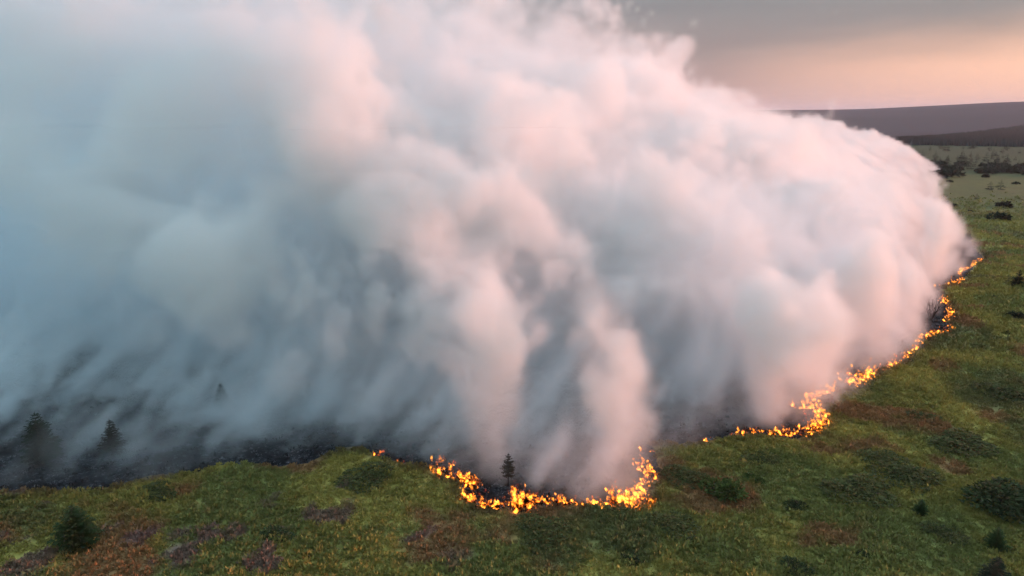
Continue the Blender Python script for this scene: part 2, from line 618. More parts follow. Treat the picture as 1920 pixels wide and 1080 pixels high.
def bare_meshes(seed, h, stems, spread, mat):
    """Trunk(s) and forking bare branches of a leafless bush or tree."""
    r = random.Random(seed)
    tm, bm_ = MB(), MB()

    def grow(p, d, L, rad, depth):
        pts, rr = [p], [rad]
        for i in range(3):
            d = (d + Vector((r.uniform(-.2, .2), r.uniform(-.2, .2), r.uniform(-.02, .16)))).normalized()
            p = p + d * L / 3
            pts.append(p)
            rr.append(rad * (1 - .17 * (i + 1)))
        (tm if depth == 0 else bm_).add(*tube(pts, rr, 5 if depth < 2 else 3))
        if depth < 3:
            for _ in range(r.randint(2, 3)):
                q = r.uniform(.35, 1)
                k = min(2, int(q * 3))
                pp = pts[k].lerp(pts[k + 1], q * 3 - k)
                nd = (d + Vector((r.uniform(-1, 1), r.uniform(-1, 1), r.uniform(-.3, .6))) * .75).normalized()
                grow(pp, nd, L * r.uniform(.45, .75), rr[-1] * .75, depth + 1)
    for k in range(stems):
        a = 6.28 * k / stems + r.uniform(-.4, .4)
        d = Vector((math.cos(a) * spread, math.sin(a) * spread, 1)).normalized()
        grow(Vector((math.cos(a) * .1, math.sin(a) * .1, -.1)), d, h * .55, h * .012 + .015, 0)
    return tm.mesh('trunk', mat), bm_.mesh('branches', mat)


BARE = [bare_meshes(31, 5, 6, .55, M_CHAR), bare_meshes(32, 5, 4, .75, M_CHAR), bare_meshes(33, 6, 2, .35, M_CHAR)]
place_tree('bare_bush', BARE[0], 1745, 598, 60, 4.8, 'leafless fan-shaped bush burning beside the flames at right', 'bare bush')
place_tree('bare_bush', BARE[1], 1582, 664, 52, 4.6, 'leafless leaning bush inside pink smoke left of the fire line', 'bare bush', rz=.6)
place_tree('bare_tree', BARE[2], 57, 618, 62, 6.5, 'bare round-headed tree fading into blue smoke at far left', 'bare tree', wide=1.2)
place_tree('bare_tree', BARE[2], -4, 672, 60, 6.5, 'bare tree cut by the left picture edge in blue smoke', 'bare tree', rz=2.0)
place_tree('bare_tree', BARE[1], 738, 622, 44, 4.6, 'broken dark tree barely visible below the grey underside of the plume', 'bare tree', rz=2.4)


def shrub_meshes(seed, n=420, tint=(.05, .075, .028), flat=.75, lobes=6, leaf=.13):
    """A rounded shrub of radius 1: leafy foliage in several lobes over short stems."""
    r = np.random.default_rng(seed)
    cs = np.c_[r.uniform(-.55, .55, lobes), r.uniform(-.55, .55, lobes), r.uniform(.15, .45, lobes)]
    cs[0] = (0, 0, .4)
    rads = r.uniform(.4, .62, lobes)
    k = r.integers(0, lobes, n)
    d = r.normal(0, 1, (n, 3))
    d[:, 2] = np.abs(d[:, 2]) * .9 - .15
    d /= np.linalg.norm(d, axis=1, keepdims=True)
    c = cs[k] + d * rads[k][:, None] * (.7 + .35 * r.random((n, 1)))
    c[:, 2] = np.maximum(c[:, 2], .02)
    o = d + r.normal(0, .5, d.shape)
    o /= np.linalg.norm(o, axis=1, keepdims=True)
    s = np.cross(o, r.normal(0, 1, o.shape))
    s /= np.linalg.norm(s, axis=1, keepdims=True)
    L_ = leaf * (.6 + .9 * r.random((n, 1)))
    v = np.stack([c - s * L_ * .6, c + s * L_ * .6, c + o * L_ * 1.5], 1).reshape(-1, 3)
    v[:, 2] *= flat
    col = np.repeat(np.array(tint) * (.65 + .7 * r.random((n, 1))), 3, 0)
    me = mesh_np('foliage', v, np.arange(len(v)).reshape(-1, 3), M_SHRUB, {'tint': col})
    tm = MB()
    rr = random.Random(seed)
    for _ in range(5):
        a = rr.random() * 6.28
        q = rr.uniform(.2, .6)
        tm.add(*tube([(0, 0, -.1), (math.cos(a) * q * .5, math.sin(a) * q * .5, .25 * flat), (math.cos(a) * q, math.sin(a) * q, .6 * flat)], [.05, .04, .015], 4))
    return me, tm.mesh('stem', M_BARK)


SH = [shrub_meshes(41, 1700, (.074, .098, .026), leaf=.085), shrub_meshes(42, 2200, (.040, .050, .019), .6, 8, .075), shrub_meshes(43, 2600, (.062, .066, .022), .30, 10, .065),
      shrub_meshes(44, 260, (.030, .036, .022), .95, 5, .22), shrub_meshes(45, 240, (.028, .032, .022), .8, 7, .24)]


def place_shrub(kind, px, py, wpx, label, group=None, wide=1.0, name='shrub', hs=1.0):
    x, y = ground_at(px, py)
    s = metres(wpx / 2, x, y)
    root = empty(name, (x, y, float(height(x, y)) - .03), random.uniform(0, 6.28))
    tag(root, label, 'shrub', group)
    for me in SH[kind]:
        link(me.name.split('.')[0], me, root, scale=(s, s, s * hs))
    return root


# foreground
YS = spruce_meshes(25, 6, .56, .03, 24, 0, M_YOUNG)
place_tree('young_spruce', YS, 146, 1028, 82, 6, 'round bushy young spruce in the near left corner of the moor', 'young spruce', wide=1.0)
place_shrub(0, 1350, 936, 84, 'rounded green shrub on the moor right of the front flames', hs=1.25)
place_shrub(1, 1880, 948, 150, 'large dark juniper thicket with pale dead twigs near the right edge', hs=.9)
place_shrub(1, 1925, 962, 90, 'dark bush half cut off by the right picture edge beside the juniper thicket')
place_tree('dead_twigs', BARE[1], 1868, 952, 30, 4.6, 'pale dead twigs sticking out of the dark juniper thicket', 'twigs')
place_tree('young_spruce', YS, 1726, 965, 30, 6, 'tiny dark spruce on green grass left of the juniper thicket', 'young spruce', wide=1.0)
place_tree('young_spruce', YS, 1866, 1026, 44, 6, 'small cone-shaped spruce below the juniper thicket', 'young spruce', wide=.9)
place_tree('young_spruce', SP[1], 1862, 1098, 62, 6, 'dark spruce cut by the bottom edge near the right corner', 'young spruce', wide=1.4)
place_shrub(1, 1490, 955, 46, 'small dark shrub right of the rounded green shrub', hs=.9)
place_shrub(2, 1290, 900, 90, 'low dark spreading shrub just below the bay in the fire line')
place_shrub(2, 1648, 868, 90, 'low dark shrub patch upper one of the pair on the right slope')
place_shrub(2, 1700, 898, 120, 'wide low dark shrub patch lower right of the pair on the right slope')
place_shrub(2, 1610, 925, 130, 'broad low brownish shrub mat left of the pair on the right slope')
place_shrub(2, 1800, 838, 120, 'long flat dark shrub on the right slope above the juniper thicket')
place_shrub(2, 1735, 788, 60, 'flat bluish green shrub in grass right of the bulging flames')
place_shrub(1, 1495, 1068, 60, 'dark shrub at the bottom edge below the rounded green shrub', hs=.8)
place_shrub(2, 1010, 1000, 110, 'grey-green low shrub on the moor straight below the front flames')
place_shrub(2, 690, 905, 110, 'dense dark green low shrub below the small flame patch')
place_shrub(1, 520, 1010, 70, 'low green shrub in the rusty grass of the foreground', hs=.6)
place_shrub(2, 1420, 868, 70, 'flat dark shrub just below the reddish start of the second fire front')
place_shrub(2, 1255, 990, 100, 'low rust-edged shrub mat left of the rounded green shrub')
place_shrub(1, 1622, 1040, 44, 'small dark clump near the bottom edge left of the lowest spruce', hs=.7)
place_shrub(2, 1765, 1000, 80, 'flat grey-green shrub below the tiny dark spruce on green grass')
place_shrub(0, 1415, 905, 40, 'small green shrub uphill of the rounded green shrub', hs=.9)
place_shrub(2, 1880, 742, 90, 'flat brownish heath shrub near the right edge level with the bulging flames')
place_shrub(2, 300, 925, 80, 'low olive shrub under the black burn edge right of the young spruce')
place_shrub(1, 1180, 1050, 50, 'dark low bush near the bottom edge below the front fire corner', hs=.7)
# right-hand field
field = [
    ('t', 1906, 540, 34, 'pointed dark spruce at the right edge beside the far end of the fire line'),
    ('t', 1889, 536, 20, 'small spruce left of the pointed dark spruce at the right edge'),
    ('s', 1907, 600, 34, 'round dark bush at the right edge level with the burning leafless bush'),
    ('s', 1866, 560, 14, 'little dark bush in open grass right of the burning leafless bush'),
    ('s', 1888, 626, 14, 'tiny bush in open grass below the round dark bush at the right edge'),
    ('t', 1855, 357, 16, 'small lone spruce in the far field, left one of a pair'),
    ('t', 1875, 356, 19, 'small lone spruce in the far field, right one of a pair'),
    ('s', 1879, 388, 34, 'dark oval bush in the far field, upper one of two'),
    ('s', 1874, 413, 38, 'dark oval bush in the far field, lower one of two'),
    ('t', 1886, 415, 17, 'stubby spruce growing out of the lower oval bush'),
    ('t', 1870, 430, 13, 'tiny spruce just below the lower oval bush'),
    ('t', 1831, 374, 11, 'tiny spruce in the far field left of the upper oval bush'),
    ('s', 1819, 397, 9, 'speck of a bush in the far field left of the lower oval bush'),
    ('s', 1800, 401, 10, 'dark speck of a bush right of the smoke edge in the far field'),
    ('s', 1744, 388, 44, 'dark hump of a bush against the smoke edge, left of two humps'),
    ('s', 1767, 386, 26, 'dark hump of a bush at the smoke edge, right of two humps'),
    ('s', 1789, 388, 13, 'small bush on grass right of the two dark humps'),
    ('t', 1753, 412, 18, 'slim spruce at the smoke edge below the two dark humps'),
    ('s', 1722, 334, 30, 'dark bush under the farthest smoke trail'),
    ('s', 1752, 334, 46, 'long dark thicket right under the tip of the farthest smoke trail'),
    ('s', 1785, 332, 34, 'dark thicket right of the tip of the farthest smoke trail'),
    ('s', 1746, 342, 20, 'small dark bush below the long thicket under the farthest smoke trail'),
    ('s', 1781, 342, 10, 'tiny bush pair member below the thicket right of the farthest smoke trail'),
    ('s', 1847, 333, 16, 'flat bush in the field left of the lone spruce pair'),
    ('s', 1905, 346, 12, 'small bush at the far right of the spruce pair field'),
    ('t', 1840, 500, 14, 'tiny spruce on grass right of the end of the fire line'),
]
for i, (k, px, py, w, lab) in enumerate(field):
    if k == 't':
        place_tree('spruce_tree', LOWSP[i % 3] if w < 25 else SP[1], px, py, w, 6, lab, 'spruce', wide=1.15)
    else:
        place_shrub(3 + i % 2, px, py, w, lab, hs=.95 if w < 20 else .75)

# the belts of trees across the far fields: each tree of its own
rt = random.Random(77)
belt = []
for _ in range(150):                       # hedge-like belt
    px = rt.uniform(1690, 2080)
    belt.append((px, 313 + 9 * (px - 1740) / 200 + rt.uniform(-6, 9), rt.uniform(13, 24), 'belt'))
for _ in range(46):                        # loose trees on the pale field
    px = rt.uniform(1700, 2040)
    belt.append((px, rt.choice((297, 300, 303, 285, 279)) + rt.uniform(-4, 4), rt.uniform(7, 18), 'loose'))
for px, py, w in ((1763, 302, 10), (1776, 301, 11), (1795, 300, 9), (1820, 303, 16), (1849, 303, 18), (1868, 304, 14), (1872, 300, 12), (1767, 279, 6), (1885, 279, 8)):
    belt.append((px, py, w, 'loose'))
for i, (px, py, w, kind) in enumerate(belt):
    if kind == 'belt' and i % 3:
        place_shrub(3 + i % 2, px, py, w * 1.2, 'dark rounded tree in the long belt of trees across the far field', 'trees in the belt across the far field', name='belt_tree', hs=.85)['category'] = 'tree'
    else:
        place_tree('conifer_tree', LOWSP[i % 3], px, py, w, 6,
                   'dark conifer rising from the long belt of trees across the far field' if kind == 'belt' else 'small dark conifer scattered on the pale field beyond the belt',
                   'conifer', 'conifers in the belt across the far field' if kind == 'belt' else 'conifers on the pale far field', wide=.9 if kind == 'loose' else 1.2)
# conifers behind the smoke at far left
for i in range(26):
    px = rt.uniform(-160, 120)
    py = rt.uniform(385, 440)
    place_tree('conifer_tree', LOWSP[i % 3], px, py, rt.uniform(24, 38), 6, 'conifer of a dark wood dimly seen through blue smoke at upper left',
               'conifer', 'conifers dimly seen through the blue smoke', wide=1.1)
place_tree('spruce_tree', SP[1], 354, 395, 26, 6, 'dark conifer tip under the plume in the upper left of the burn', 'spruce')
place_tree('spruce_tree', SP[0], 418, 440, 24, 6, 'dim conifer under the plume right of the upper left conifer tip', 'spruce')

# the wooded rise beyond the fields: far woods nobody could count
rw = np.random.default_rng(91)
n = 26000
ang = rw.uniform(math.radians(15), math.radians(44), n)
deg = np.degrees(ang)
rr = 1310 + 8 * np.sin(deg * 5) + (18 + 1250 * sm(deg, 27.4, 37)) * rw.random(n)
keepw = (deg > 27.2 + .5 * rw.random(n)) & ((deg < 29) | (rw.random(n) < .95))
ang, rr = ang[keepw], rr[keepw]
wx, wy = rr * np.sin(ang), rr * np.cos(ang)
wz = height(wx, wy)
hh = rw.uniform(9, 14, len(wx))
V, Fq = [], []
t3 = np.array([0, 2.1, 4.2])
for k in range(3):
    V.append(np.c_[wx + np.cos(t3[k]) * hh * .34, wy + np.sin(t3[k]) * hh * .34, wz - .5])
V.append(np.c_[wx, wy, wz + hh])
V = np.stack(V, 1).reshape(-1, 3)
b4 = np.arange(len(wx))[:, None] * 4
Fq = np.concatenate([b4 + np.array(q) for q in ((0, 1, 3), (1, 2, 3), (2, 0, 3))])
tag(link('far_woods', mesh_np('far_woods', V, Fq, M_WOOD)), 'dark far-off conifer woods below the hill on the right', 'woods', kind='stuff')


# ---------------------------------------------------------------- flames
def flame_mat(name, core, mid, tip):
    m = bpy.data.materials.new(name)
    m.use_nodes = True
    t = m.node_tree
    t.nodes.clear()
    at = N('ShaderNodeAttribute', t, attribute_name='heat')
    g = N('ShaderNodeNewGeometry', t)
    nn = N('ShaderNodeTexNoise', t)
    LK(g.outputs['Position'], nn.inputs['Vector'], t)
    nn.inputs['Scale'].default_value = 1.6
    nn.inputs['Detail'].default_value = 3
    h = mt('ADD', at.outputs['Fac'], mt('MULTIPLY', mt('SUBTRACT', nn.outputs[0], .5, t), .9, t), t)
    cr = N('ShaderNodeValToRGB', t)
    LK(h, cr.inputs[0], t)
    e = cr.color_ramp.elements
    e[0].position, e[0].color = .06, tip + (1,)
    e[1].position, e[1].color = .44, core + (1,)
    q = e.new(.20)
    q.color = mid + (1,)
    em = N('ShaderNodeEmission', t)
    LK(cr.outputs[0], em.inputs[0], t)
    em.inputs[1].default_value = 1.0
    tr = N('ShaderNodeBsdfTransparent', t)
    mx = N('ShaderNodeMixShader', t)
    LK(sstep(h, .02, .42, t), mx.inputs[0], t)
    LK(tr.outputs[0], mx.inputs[1], t)
    LK(em.outputs[0], mx.inputs[2], t)
    o = N('ShaderNodeOutputMaterial', t)
    LK(mx.outputs[0], o.inputs['Surface'], t)
    return m


M_FLAME = flame_mat('flame', (9.0, 6.4, 1.9), (6.5, 2.5, .24), (2.6, .34, .025))
M_EMBER = flame_mat('red_flame', (3.6, 1.2, .12), (2.0, .30, .03), (.6, .04, .01))


def flame_mesh(seed, mat, tongues=5):
    """A flame of height 1: several twisting tongues from a common base, heat 1 at the root, 0 at the tips."""
    r = random.Random(seed)
    V, Fc, Hh = [], [], []
    for k in range(tongues):
        a = r.random() * 6.28
        off = r.uniform(.0, .42) if k else 0
        top = r.uniform(.35, .8) if k else 1.0
        bx_, by_ = math.cos(a) * off, math.sin(a) * off
        w0 = r.uniform(.12, .2) * (.5 + .5 * top)
        ph, bend = r.random() * 6.28, r.uniform(.1, .28)
        o = len(V)
        rings, sides = 6, 6
        for i in range(rings):
            t = i / (rings - 1)
            wd = w0 * (math.sin(min(1, t * 2.2 + .35) * math.pi / 2)) * (1 - t ** 1.4) + .006
            cx = bx_ + math.sin(ph + t * 4) * bend * t * top - .18 * t * top
            cyy = by_ + math.cos(ph + t * 3.3) * bend * t * top
            for s_ in range(sides):
                b = 6.283 * s_ / sides + t * 1.5
                q = wd * (1 + r.uniform(-.3, .3))
                V.append((cx + math.cos(b) * q, cyy + math.sin(b) * q, t * top - .04))
                Hh.append(max(0, 1 - t ** 1.5 * (1.0 + .2 * r.random())) * (.85 + .15 * top))
        for i in range(rings - 1):
            for s_ in range(sides):
                Fc.append((o + i * sides + s_, o + i * sides + (s_ + 1) % sides, o + (i + 1) * sides + (s_ + 1) % sides, o + (i + 1) * sides + s_))
    return mesh_np('flame', V, Fc, mat, {'heat': np.array(Hh)}, True)


FL = [flame_mesh(50 + k, M_FLAME, 4 + k % 3) for k in range(8)]
FR = [flame_mesh(70 + k, M_EMBER, 5) for k in range(5)]

# pixel outline along which each stretch burns, flame height in pixels, flames per pixel, brightness share, label
FIRES = [
    ([(694, 853), (714, 860)], 15, .22, .55, 'tiny separate flames at the end of the black burn edge'),
    ([(738, 869), (758, 874)], 8, .22, .3, 'faint low flames between the tiny separate flames and the front'),
    ([(818, 893), (828, 897)], 34, .8, .9, 'upright flame at the left tip of the front fire'),
    ([(828, 897), (866, 906)], 13, .75, .35, 'low red flames joining the left tip to the left side of the front fire'),
    ([(858, 900), (884, 922)], 30, 1.0, .8, 'flames running down the left side of the front fire'),
    ([(866, 937), (880, 945)], 26, 1.0, .85, 'bright flame clump at the lower left bend of the front fire'),
    ([(884, 950), (944, 959)], 19, 1.0, .6, 'row of short flames along the bottom left of the front fire'),
    ([(966, 962), (1000, 957)], 40, 1.3, .95, 'tallest leaning flames at the lowest point of the front fire'),
    ([(1004, 950), (1060, 950)], 22, 1.1, .6, 'row of flames right of the tallest leaning flames'),
    ([(1060, 950), (1150, 953)], 19, 1.0, .6, 'long row of small flames along the bottom right of the front fire'),
    ([(1150, 953), (1192, 955), (1214, 940)], 38, 1.4, .85, 'broad tall flames at the lower right corner of the front fire'),
    ([(1205, 922), (1216, 912), (1226, 900)], 24, .9, .55, 'scattered orange flames up the right side of the front fire'),
    ([(1204, 872), (1216, 886), (1232, 893)], 26, 1.3, .95, 'bright yellow flames high on the right side of the front fire'),
    ([(1203, 842), (1228, 852)], 14, .5, .85, 'two little flames above the right side of the front fire'),
    ([(1250, 833), (1265, 835)], 8, .25, .4, 'speck of fire in the gap between the two big fronts'),
    ([(1322, 831), (1342, 830)], 10, .3, .5, 'small fire at the left start of the second front'),
    ([(1374, 823), (1440, 820)], 17, .9, .4, 'reddish flames along the left part of the second front'),
    ([(1440, 822), (1526, 822)], 17, 1.0, .6, 'row of flames along the lower edge of the second front'),
    ([(1524, 820), (1548, 806), (1550, 790), (1540, 776), (1522, 764)], 27, 1.3, .75, 'wide bulge of orange flames at the right end of the second front'),
    ([(1480, 764), (1502, 770), (1514, 772)], 15, .9, .85, 'bright tongue of fire reaching left from the bulging flames'),
    ([(1512, 752), (1536, 752), (1562, 738), (1574, 733)], 17, .9, .75, 'flames above the bulge leading up the slope'),
    ([(1596, 728), (1622, 718), (1640, 702)], 25, 1.2, .85, 'bright double clump of fire on the way up the slope'),
    ([(1640, 702), (1682, 684), (1706, 668), (1722, 656)], 15, .9, .85, 'chain of bright yellow fires climbing the slope'),
    ([(1716, 646), (1734, 635), (1758, 625)], 14, .8, .8, 'chain of fires near the top of the slope'),
    ([(1758, 625), (1788, 616)], 14, .9, .85, 'fires at the outer corner right of the burning leafless bush'),
    ([(1768, 604), (1790, 593)], 11, .6, .6, 'weak flames just above the outer corner fires'),
    ([(1790, 592), (1783, 578), (1768, 562)], 17, .9, .6, 'flames curving up beside the burning leafless bush'),
    ([(1757, 539), (1786, 532), (1806, 528)], 11, .8, .6, 'low flames above the burning leafless bush'),
    ([(1806, 527), (1800, 508), (1822, 500), (1846, 487)], 11, .9, .7, 'farthest flames at the upper right end of the fire line'),
]
rf = random.Random(5)
for pts, hpx, dens, bright, lab in FIRES:
    W_ = [ground_at(*p) for p in pts]
    cx, cyy = W_[len(W_) // 2]
    root = empty('fire', (cx, cyy, float(height(cx, cyy))))
    tag(root, lab, 'fire', 'stretches of the fire line')
    Lp = [math.dist(a, b) for a, b in zip(pts, pts[1:])]
    nf = max(3, int(sum(Lp) * (dens + .25) * .8))
    for i in range(nf):
        s = rf.random() * sum(Lp)
        k = 0
        while k < len(Lp) - 1 and s > Lp[k]:
            s -= Lp[k]
            k += 1
        q = min(1, s / Lp[k])
        (ax, ay), (bx_, by_) = W_[k], W_[k + 1]
        x, y = ax + (bx_ - ax) * q, ay + (by_ - ay) * q
        dn = math.hypot(bx_ - ax, by_ - ay) + 1e-6
        inward = (-(by_ - ay) / dn, (bx_ - ax) / dn)
        if burn_sd(np.array([x + inward[0]]), np.array([y + inward[1]]))[0] < burn_sd(np.array([x - inward[0]]), np.array([y - inward[1]]))[0]:
            inward = (-inward[0], -inward[1])
        hot = rf.random() < bright * .55 + .42
        dpt = rf.random() ** 1.5 * (.8 if hot else 2.4) * (hpx / 22 + .2)
        x += inward[0] * dpt
        y += inward[1] * dpt
        h = metres(hpx, x, y) * (min(1.6, rf.lognormvariate(-.42, .45)) if hot else rf.uniform(.25, .6))
        wd = h * rf.uniform(.8, 1.3)
        me = rf.choice(FL if hot else FR)
        link('flame', me, root, (x - cx, y - cyy, float(height(x, y)) - root.location.z + .02), rf.uniform(-.5, .5), (wd, wd, h))

    # the low, unbroken rim of fire that joins the tongues
    Vb, Fb, Hb = [], [], []
    for (ax, ay), (bx_, by_), L1 in zip(W_, W_[1:], Lp):
        dn = math.hypot(bx_ - ax, by_ - ay)
        hm = metres(hpx, ax, ay)
        for i in range(int(dn / (.04 + .026 * hm))):
            q = rf.random()
            x = ax + (bx_ - ax) * q + rf.gauss(0, .16 * hm)
            y = ay + (by_ - ay) * q + rf.gauss(0, .16 * hm)
            hh_ = hm * rf.uniform(.15, .55) * (.35 + .65 * bright)
            w_ = hm * rf.uniform(.05, .12)
            a = rf.random() * 3.14
            z = float(height(x, y)) - root.location.z - .03
            o = len(Vb)
            ca, sa = math.cos(a) * w_, math.sin(a) * w_
            lx, ly = rf.gauss(0, .25) * hh_, rf.gauss(0, .25) * hh_
            Vb += [(x - cx - ca, y - cyy - sa, z), (x - cx + ca, y - cyy + sa, z), (x - cx + ca * .5 + lx * .5, y - cyy + sa * .5 + ly * .5, z + hh_ * .55),
                   (x - cx - ca * .6 + lx * .4, y - cyy - sa * .6 + ly * .4, z + hh_ * .5), (x - cx + lx, y - cyy + ly, z + hh_)]
            Hb += [.8, .8, .55, .55, .12]
            Fb += [(o, o + 1, o + 2), (o, o + 2, o + 3), (o + 3, o + 2, o + 4)]
    if Fb:
        tag(link('fire_bed', mesh_np('fire_bed', Vb, Fb, M_FLAME, {'heat': np.array(Hb)}), root), kind='stuff')

# glowing embers just behind the flames
re_ = np.random.default_rng(6)
pe = []
for pts, hpx, dens, bright, lab in FIRES:
    for (a, b) in zip(pts, pts[1:]):
        A_, B_ = np.array(ground_at(*a)), np.array(ground_at(*b))
        m = int(math.dist(a, b) * 2.2)
        q = re_.random((m, 1))
        p = A_ + (B_ - A_) * q + re_.normal(0, 1.3, (m, 2))
        pe.append(p)
pe = np.concatenate(pe)
pe = pe[burn_sd(pe[:, 0], pe[:, 1]) > -.1]
rad = .05 + .12 * re_.random(len(pe))
v, f, c = clumps(pe[:, 0], pe[:, 1], rad, rad * .7, np.ones((len(pe), 3)) * .5, 5, rad * .8, re_)
tag(link('embers', mesh_np('embers', v, f, M_EMBER, {'heat': np.full(len(v), .45)})), 'glowing red embers scattered behind the flames', 'embers', kind='stuff')


# ---------------------------------------------------------------- smoke: real volumes filled by fields
class Fd:
    """A float field of a geometry-node tree with arithmetic."""

    def __init__(s, nt_, sock):
        s.nt, s.s = nt_, sock

    def _m(s, op, *a):
        n_ = s.nt.nodes.new('ShaderNodeMath')
        n_.operation = op
        for i, v in enumerate((s,) + a):
            if isinstance(v, Fd):
                s.nt.links.new(v.s, n_.inputs[i])
            else:
                n_.inputs[i].default_value = v
        return Fd(s.nt, n_.outputs[0])

    def __add__(s, o): return s._m('ADD', o)
    __radd__ = __add__
    def __sub__(s, o): return s._m('SUBTRACT', o)
    def __rsub__(s, o): return (s * -1.0) + o
    def __mul__(s, o): return s._m('MULTIPLY', o)
    __rmul__ = __mul__
    def __truediv__(s, o): return s._m('DIVIDE', o)
    def max(s, o): return s._m('MAXIMUM', o)
    def min(s, o): return s._m('MINIMUM', o)
    def sqrt(s): return s._m('SQRT')
    def exp(s): return s._m('EXPONENT')

    def smooth(s, a, b):
        n_ = s.nt.nodes.new('ShaderNodeMapRange')
        n_.interpolation_type = 'SMOOTHSTEP'
        s.nt.links.new(s.s, n_.inputs['Value'])
        n_.inputs['From Min'].default_value = a
        n_.inputs['From Max'].default_value = b
        return Fd(s.nt, n_.outputs['Result'])


def comb(ng, x, y, z):
    n_ = ng.nodes.new('ShaderNodeCombineXYZ')
    for i, v in enumerate((x, y, z)):
        if isinstance(v, Fd):
            ng.links.new(v.s, n_.inputs[i])
        else:
            n_.inputs[i].default_value = v
    return n_.outputs[0]


def noise(ng, vec, scale, detail=3, rough=.5):
    n_ = ng.nodes.new('ShaderNodeTexNoise')
    ng.links.new(vec, n_.inputs['Vector'])
    n_.inputs['Scale'].default_value = scale
    n_.inputs['Detail'].default_value = detail
    n_.inputs['Roughness'].default_value = rough
    return Fd(ng, n_.outputs[0])


def voro(ng, vec, scale):
    n_ = ng.nodes.new('ShaderNodeTexVoronoi')
    n_.feature = 'F1'
    ng.links.new(vec, n_.inputs['Vector'])
    n_.inputs['Scale'].default_value = scale
    return Fd(ng, n_.outputs['Distance'])


def curve(ng, f, pts, lo, hi, vlo, vhi):
    n_ = ng.nodes.new('ShaderNodeFloatCurve')
    g_ = (f - lo) * (1 / (hi - lo))
    ng.links.new(g_.s, n_.inputs['Value'])
    c_ = n_.mapping.curves[0]
    p_ = [((x - lo) / (hi - lo), (y - vlo) / (vhi - vlo)) for x, y in pts]
    while len(c_.points) < len(p_):
        c_.points.new(.5, .5)
    for q, v in zip(c_.points, p_):
        q.location = v
        q.handle_type = 'AUTO_CLAMPED'
    n_.mapping.update()
    return Fd(ng, n_.outputs[0]) * (vhi - vlo) + vlo


WIND = (-.8, .6)                       # the wind drives the smoke to the left and away


def to_wind(x, y):
    """Along the wind (a) and across it (b)."""
    return WIND[0] * x + WIND[1] * y, .6 * x + .8 * y


front = [(-60, 215), (0, 140)]
for p in [(0, 915), (200, 912), (400, 872), (640, 842), (822, 885), (980, 955), (1200, 945), (1340, 827), (1550, 800),
          (1600, 725), (1723, 656), (1765, 540), (1830, 486), (1790, 420), (1755, 375), (1760, 325)]:
    a, b = to_wind(*ground_at(*p))
    if b - front[-1][0] > 3:
        front.append((b, a))
front.append((760, 95))


def smoke_volume(name, label, lo, hi, vox, colour, aniso, build):
    vd = bpy.data.volumes.new(name)
    ob = link(name, vd, rz=math.atan2(WIND[1], WIND[0]))
    tag(ob, label, 'smoke', kind='stuff')
    ng = bpy.data.node_groups.new(name, 'GeometryNodeTree')
    ng.interface.new_socket('Geometry', in_out='INPUT', socket_type='NodeSocketGeometry')
    ng.interface.new_socket('Geometry', in_out='OUTPUT', socket_type='NodeSocketGeometry')
    go = ng.nodes.new('NodeGroupOutput')
    vc = ng.nodes.new('GeometryNodeVolumeCube')
    vc.inputs['Min'].default_value = lo
    vc.inputs['Max'].default_value = hi
    for i, k in enumerate('XYZ'):
        vc.inputs['Resolution ' + k].default_value = int((hi[i] - lo[i]) / (vox[i] if isinstance(vox, tuple) else vox))
    pos = ng.nodes.new('GeometryNodeInputPosition')
    sep = ng.nodes.new('ShaderNodeSeparateXYZ')
    ng.links.new(pos.outputs[0], sep.inputs[0])
    a_, y_, z_ = [Fd(ng, sep.outputs[i]) for i in range(3)]
    d = build(ng, pos.outputs[0], a_, y_ * -1.0, z_)
    ng.links.new(d.s, vc.inputs['Density'])
    m = bpy.data.materials.new(name)
    m.use_nodes = True
    t = m.node_tree
    t.nodes.clear()
    o = t.nodes.new('ShaderNodeOutputMaterial')
    pv = t.nodes.new('ShaderNodeVolumePrincipled')
    t.links.new(pv.outputs[0], o.inputs['Volume'])
    pv.inputs['Color'].default_value = colour + (1,)
    pv.inputs['Density'].default_value = 1.0
    pv.inputs['Anisotropy'].default_value = aniso
    st = ng.nodes.new('GeometryNodeSetMaterial')
    st.inputs['Material'].default_value = m
    ng.links.new(vc.outputs[0], st.inputs[0])
    ng.links.new(st.outputs[0], go.inputs[0])
    vd.materials.append(m)
    ob.modifiers.new('smoke', 'NODES').node_group = ng
    return ob


# where single columns climb from the flames: pixel of the foot, foot radius, strength
COLUMNS = [((930, 905), 3.2, 1.0), ((1150, 915), 3.4, 1.0), ((1050, 925), 2.0, .35), ((1440, 795), 3.6, 1.0), ((1335, 812), 3.0, .5),
           ((1530, 770), 3.5, .7), ((1640, 690), 4.0, .8), ((1712, 640), 4.0, .8), ((1762, 590), 4.5, .9), ((1785, 535), 4.0, .6)]


